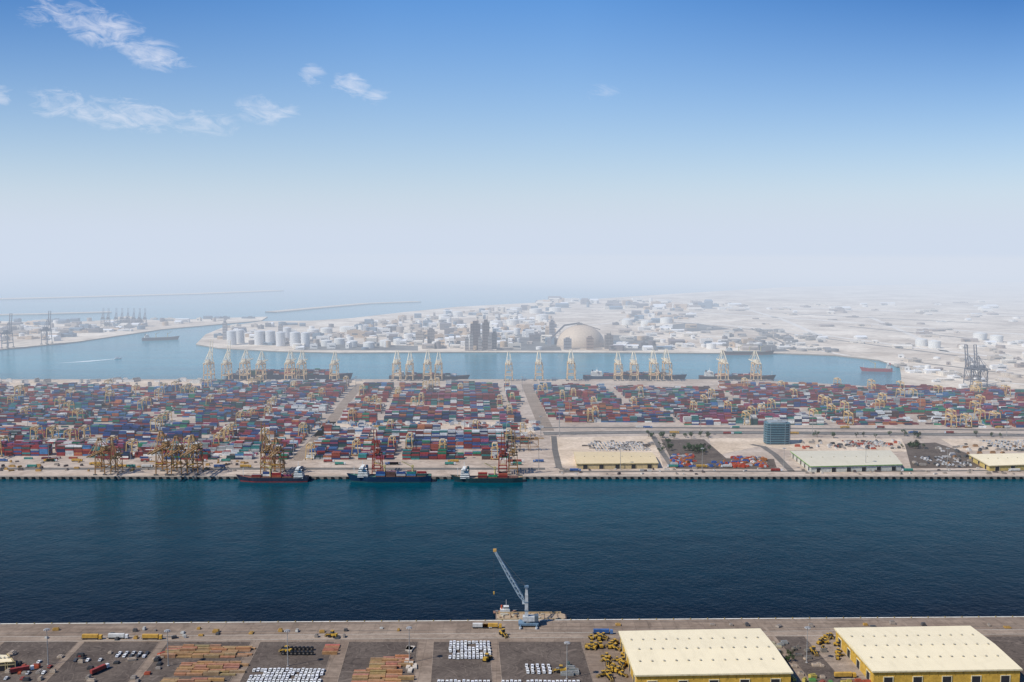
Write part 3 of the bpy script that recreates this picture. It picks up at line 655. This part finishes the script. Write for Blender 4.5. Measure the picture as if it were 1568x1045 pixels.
# ------------------------------------------------------------------ background industry
whites=[(0.80,0.78,0.74),(0.68,0.62,0.53),(0.82,0.80,0.76),(0.42,0.36,0.31),(0.20,0.18,0.18),(0.55,0.41,0.28),(0.16,0.22,0.28)]
def blocks(name,poly,n,sz=(15,60),hz=(6,18),pal=whites):
    us=[p[0] for p in poly];vs_=[p[1] for p in poly]; m=MB(); k_=0;tries=0
    Ys=[G(784,v)[1] for v in (min(vs_),max(vs_))]
    while k_<n and tries<n*30:
        tries+=1; y=random.uniform(Ys[1],Ys[0]); v=P(0,y)[1]; u=random.uniform(min(us),max(us))
        if not bool(inpoly(u,v,poly)): continue
        x,y=G(u,v); sx=random.uniform(*sz); sy=random.uniform(*sz)*.7; h=random.uniform(*hz); c=random.choice(pal); ty=random.random()
        if ty<0.2:
            r_=random.uniform(7,16); m.cyl(x,y,-.4,r_,h,c,18); m.cyl(x,y,h-.4,r_*1.01,1.5,c,18,r_*.2)
        else:
            rt=random.choice([0.05,0.05,-0.3]); m.box(x,y,-.4,sx,sy,h,c,rt)
            if ty<0.6:
                m.add([(x-sx/2,y-sy/2,h-.35),(x+sx/2,y-sy/2,h-.35),(x+sx/2,y+sy/2,h-.35),(x-sx/2,y+sy/2,h-.35),(x-sx/2,y,h+sy*.12),(x+sx/2,y,h+sy*.12)],[(0,1,5,4),(2,3,4,5),(0,4,3),(1,2,5)],tuple(min(.85,q*1.15) for q in c))
            else: m.box(x+sx*.15,y,h-.4,sx*.3,sy*.3,3,tuple(q*.8 for q in c),rt)
            m.box(x,y-sy/2-.1,h*.35,sx*.85,.3,h*.2,(0.1,0.12,0.14))
        k_+=1
    m.obj(name)
light=[(0.80,0.78,0.74),(0.72,0.66,0.57),(0.82,0.80,0.76),(0.55,0.48,0.40),(0.36,0.30,0.26)]
blocks('industrial_buildings',[(440,536),(560,496),(700,478),(840,472),(860,536)],340,(8,44),(6,26))
blocks('industrial_buildings',[(940,537),(940,480),(1060,474),(1060,512),(1250,538)],100,(10,50),(5,16))
blocks('industrial_buildings',[(1120,535),(1060,500),(1250,512),(1280,540)],70,(8,40),(4,12),[(0.2,0.2,0.2),(0.35,0.33,0.3),(0.6,0.58,0.54)])
blocks('industrial_buildings',[(1390,600),(1360,545),(1568,520),(1750,530),(1750,600)],130,(8,45),(4,12),light)
blocks('industrial_buildings',[(1180,515),(1100,470),(1700,480),(1750,530),(1400,540)],60,(14,60),(4,9),light)
blocks('industrial_buildings',[(800,472),(840,462),(1100,462),(1100,476)],60,(30,90),(8,30))
blocks('industrial_buildings',[(1100,464),(1500,462),(1568,480),(1100,476)],26,(30,90),(5,14),light)
blocks('industrial_buildings',[(330,530),(340,502),(480,494),(520,500),(440,536)],50,(12,50),(6,16))
blocks('industrial_buildings',[(-100,535),(-50,495),(200,490),(400,487),(250,500),(90,522)],130,(15,70),(5,16))
def tanks(name,lst,h,c=(0.75,0.74,0.7)):
    m=MB()
    for u,v,r_ in lst:
        x,y=G(u,v); m.cyl(x,y,-.4,r_,h,c,24); m.cyl(x,y,h-.4,r_,3,c,24,r_*.15); m.beam((x+r_+1,y-2,0),(x+r_*.8,y-r_*.8,h),1,(0.4,0.4,0.4))
    m.obj(name)
tanks('storage_silos',[(355,528,15),(368,526,14),(398,528,17),(414,528,16),(430,530,15),(452,530,16),(468,531,14),(440,522,14)],44,(0.66,0.66,0.66))
tanks('storage_tanks',[(500,530,18),(520,527,18),(540,531,16),(565,533,18),(590,530,18),(610,528,16),(480,512,22),(500,510,22),(530,508,24),(555,505,24),(578,510,20),(600,505,22)],18)
tanks('storage_tanks',[(760,500,26),(785,498,26),(810,500,24),(775,490,26),(830,490,28),(960,498,22),(990,500,24),(1020,495,26),(820,480,30),(850,478,30),(790,478,30),(700,485,26),(680,490,24),(1500,520,22),(1525,524,20),(1410,530,18),(1430,533,18)],22)
def tower(u,v,w,dp,h,c,n=3):
    m=MB()
    for i in range(n):
        m.box((i-(n-1)/2)*w/n,0,0,w/n*.94,dp,h*(1-.05*abs(i-1)),c)
    for i in range(int(h/9)): m.box(0,-dp/2-.2,6+i*9,w*.9,.5,1.6,tuple(q*.5 for q in c))
    m.box(0,0,h*.94,w*.5,dp*.6,h*.12,tuple(q*.8 for q in c)); m.beam((w*.2,0,h),(w*.2,0,h*1.2),1.2,c)
    m.obj('grain_silo_tower',at(u,v))
tower(728,535,30,30,82,(0.17,0.13,0.13)); tower(744,535,22,26,86,(0.20,0.16,0.15)); tower(757,534,16,20,50,(0.33,0.29,0.26),2)
tower(643,528,26,24,44,(0.4,0.34,0.29)); tower(660,527,22,22,50,(0.26,0.23,0.22)); tower(845,524,18,20,70,(0.28,0.28,0.30),2); tower(932,534,26,26,44,(0.26,0.23,0.21)); tower(903,535,22,22,38,(0.33,0.24,0.19)); tower(869,535,24,20,34,(0.25,0.25,0.27)); tower(430,520,14,14,50,(0.35,0.34,0.34),1); tower(345,520,14,14,60,(0.35,0.34,0.34),1)
for u in (715,722,735,750): tower(u,537,12,12,30+random.random()*20,(0.32,0.28,0.26),1)
m=MB(); dr=76; n=40; rings=12; vs=[];fs=[]
for j in range(rings+1):
    a_=j/rings*math.pi/2; rr=dr*math.cos(a_); zz=62*math.sin(a_)
    for i in range(n): vs.append((rr*math.cos(2*math.pi*i/n),rr*math.sin(2*math.pi*i/n),zz+5))
for j in range(rings):
    for i in range(n): fs.append((j*n+i,j*n+(i+1)%n,(j+1)*n+(i+1)%n,(j+1)*n+i))
m.add(vs,fs,(0.60,0.48,0.36)); m.cyl(0,0,0,dr+1.5,5,(0.5,0.42,0.34),n)
m.box(-4,0,65,16,12,8,(0.25,0.24,0.24)); m.beam((-100,-10,20),(-52,-4,66),5,(0.2,0.2,0.22)); m.beam((-52,-4,66),(-4,0,73),5,(0.2,0.2,0.22)); m.beam((-4,0,73),(62,-4,52),3,(0.3,0.25,0.22))
m.box(-100,-10,0,12,12,26,(0.3,0.3,0.32)); m.beam((-66,-6,0),(-66,-6,52),2,(0.3,0.3,0.32))
dome=m.obj('storage_dome',at(889,530)); dome.data.polygons.foreach_set('use_smooth',[i<rings*n for i in range(len(dome.data.polygons))])
M_dark=ground_mat('coal_yard',(0.09,0.09,0.09),(0.18,0.18,0.17),0.008,0.4); M_pale=ground_mat('pale_road',(0.62,0.56,0.48),(0.74,0.68,0.60),0.01,0.2)
for pl in ([(760,537),(765,512),(850,512),(860,537)],[(940,537),(935,513),(1000,516),(1008,537)],[(1110,520),(1160,518),(1210,538),(1170,539)],[(450,536),(470,524),(640,530),(640,537)],[(1000,500),(1060,494),(1120,504),(1060,508)]):
    sheet('bulk_storage_yard',px(pl),-0.3,M_dark)
for pl,w in (([(960,488),(1100,497),(1250,512),(1400,532),(1568,552),(1800,590)],30),([(1060,478),(1250,490),(1450,505),(1700,520)],40),([(1000,505),(1180,524),(1300,545)],18),([(1200,470),(1400,478),(1700,488)],60),([(700,500),(850,502),(1000,490)],20),([(1390,560),(1480,580),(1600,592)],16),([(1250,512),(1200,490),(1130,470)],24),([(1450,540),(1400,515),(1330,485)],22)):
    strip('industrial_road',px(pl),w,-0.2,M_pale); 
for pl,w in (([(1020,492),(1200,510),(1350,530),(1520,552)],14),([(1300,500),(1500,520),(1700,540)],18),([(1200,480),(1500,495)],24),([(1380,552),(1568,575)],12),([(1150,503),(1210,530)],10)):
    strip('industrial_road',px(pl),w,-0.15,M_road)
# ------------------------------------------------------------------ haze layers (absorbing volumes with an added glow)
def haze(foot,z0,z1,sig,colr):
    m=MB(); n=len(foot); m.add([(x,y,z0) for x,y in foot]+[(x,y,z1) for x,y in foot],[(i,(i+1)%n,n+(i+1)%n,n+i) for i in range(n)]+[tuple(range(n,2*n)),tuple(range(n-1,-1,-1))],(1,1,1))
    hz,nt,out=newmat('glowing_haze')
    ab=nd(nt,'ShaderNodeVolumeAbsorption'); ab.inputs['Color'].default_value=(0,0,0,1); ab.inputs['Density'].default_value=sig
    em=nd(nt,'ShaderNodeEmission'); em.inputs['Color'].default_value=(*colr,1); em.inputs['Strength'].default_value=sig  # emitted glow stands in for daylight scattered by the haze
    ad=nd(nt,'ShaderNodeAddShader'); nt.links.new(ab.outputs[0],ad.inputs[0]); nt.links.new(em.outputs[0],ad.inputs[1]); nt.links.new(ad.outputs[0],out.inputs['Volume'])
    m.obj('haze',mats=[hz])
haze([(-80000,1300),(80000,1300),(80000,90000),(-80000,90000)],-30,720,1/4500.0,(0.63,0.71,0.84))
# low dust layer, glowing as well; footprint slanted so it fades in smoothly
haze([(3400,2750),(30000,2600),(79000,40000),(79000,89000),(-34000,89000),(-14000,30000)],-25,262,1/5200.0,(0.80,0.80,0.83))
# ------------------------------------------------------------------ world
sd=Vector((-0.66,-0.36,0)).normalized(); EL=R(47)
w=bpy.data.worlds.new('World'); scene.world=w; w.use_nodes=True; nt=w.node_tree; nt.nodes.clear()
out=nt.nodes.new('ShaderNodeOutputWorld'); bg=nt.nodes.new('ShaderNodeBackground'); nt.links.new(bg.outputs[0],out.inputs[0])
sky=nt.nodes.new('ShaderNodeTexSky'); sky.sky_type='NISHITA'; sky.sun_disc=False; sky.sun_elevation=EL; sky.sun_rotation=math.atan2(sd.x,sd.y)
sky.altitude=300; sky.air_density=1.0; sky.dust_density=0.6; sky.ozone_density=3.0
hs=nt.nodes.new('ShaderNodeHueSaturation'); hs.inputs['Saturation'].default_value=1.25; nt.links.new(sky.outputs[0],hs.inputs['Color'])
tc=nt.nodes.new('ShaderNodeTexCoord'); sp=nt.nodes.new('ShaderNodeSeparateXYZ'); nt.links.new(tc.outputs['Generated'],sp.inputs[0])
yy=mth(nt,'MAXIMUM',sp.outputs[1],0.1); qx=mth(nt,'DIVIDE',sp.outputs[0],yy); qz=mth(nt,'DIVIDE',sp.outputs[2],yy)
el=ramp(nt,sp.outputs[2],0.05,0.26)
azr=ramp(nt,sp.outputs[0],0.06,0.42); azl=ramp(nt,mth(nt,'MULTIPLY',sp.outputs[0],-1.0),0.12,0.44,0,0.72)
az=mth(nt,'MAXIMUM',azr,azl)
tint=mixc(nt,el,(0.98,1.10,1.2),(0.72,1.15,1.48))
tint=mixc(nt,mth(nt,'MULTIPLY',az,el),tint,(0.03,0.50,0.90))
skyc=mixc(nt,1.0,hs.outputs[0],tint,'MULTIPLY')
cmb=nt.nodes.new('ShaderNodeCombineXYZ'); nt.links.new(mth(nt,'ADD',qx,mth(nt,'MULTIPLY',qz,0.7)),cmb.inputs[0]); nt.links.new(mth(nt,'MULTIPLY',qz,2.4),cmb.inputs[1])
n1=noise(nt,cmb.outputs[0],36,9,0.68,0.9); n2=noise(nt,cmb.outputs[0],12,4,0.5,0.3)
def dirq(u,v):
    a_=(u-784)/F; b_=-(v-522.5)/F; return a_/(CP+b_*SP), (-SP+b_*CP)/(CP+b_*SP)
tot=None
for u,v,ru,rv,st_,tl in ((140,36,115,44,.92,-0.35),(228,82,85,30,.92,-0.25),(95,158,75,30,.9,0),(210,176,170,34,.92,-0.1),(310,190,85,26,.8,-0.1),(412,168,66,28,.85,0),(536,131,38,24,1.1,0),(477,117,28,24,.85,0),(-2,150,30,24,.9,0),(925,140,36,20,.42,0),(575,148,30,16,.65,0),(60,24,50,24,.7,-.2)):
    cx,cz=dirq(u,v); dx=mth(nt,'SUBTRACT',qx,cx); dz=mth(nt,'SUBTRACT',mth(nt,'SUBTRACT',qz,cz),mth(nt,'MULTIPLY',dx,tl))
    ex_=mth(nt,'POWER',mth(nt,'ABSOLUTE',mth(nt,'DIVIDE',dx,ru/F)),2); ez=mth(nt,'POWER',mth(nt,'ABSOLUTE',mth(nt,'DIVIDE',dz,rv/F)),2)
    msk=mth(nt,'MULTIPLY',mth(nt,'SUBTRACT',1.0,mth(nt,'ADD',ex_,ez),clamp=True),st_)
    tot=msk if tot is None else mth(nt,'MAXIMUM',tot,msk)
nz=mth(nt,'ADD',mth(nt,'MULTIPLY',n1,0.7),mth(nt,'MULTIPLY',n2,0.3))
nz=mth(nt,'MULTIPLY_ADD',mth(nt,'SUBTRACT',nz,0.5),3.2,0.5)
val=mth(nt,'ADD',nz,mth(nt,'MULTIPLY',mth(nt,'SUBTRACT',tot,1.0),0.75))
cl=ramp(nt,val,0.05,1.05,0,0.75)
cl=mth(nt,'MULTIPLY',cl,mth(nt,'GREATER_THAN',sp.outputs[1],0.12))
cl=mth(nt,'MULTIPLY',cl,ramp(nt,tot,0.0,0.6))
c=mixc(nt,cl,skyc,(9.8,9.6,10.2))
nt.links.new(c,bg.inputs[0]); bg.inputs[1].default_value=0.10
sun=bpy.data.lights.new('sun','SUN'); sun.energy=5.0; sun.angle=R(0.5); sun.color=(1,0.94,0.84)
so=bpy.data.objects.new('sun',sun); col.objects.link(so)
v=Vector((sd.x*math.cos(EL),sd.y*math.cos(EL),math.sin(EL))); so.rotation_euler=v.to_track_quat('Z','Y').to_euler()
cd=bpy.data.cameras.new('camera'); cd.lens=35; cd.sensor_width=36; cd.clip_end=300000; cd.clip_start=1
co=bpy.data.objects.new('camera',cd); co.location=(0,0,H); co.rotation_euler=(math.pi/2-PITCH,0,0); col.objects.link(co); scene.camera=co
scene.view_settings.view_transform='Standard'; scene.view_settings.look='None'; scene.view_settings.exposure=0
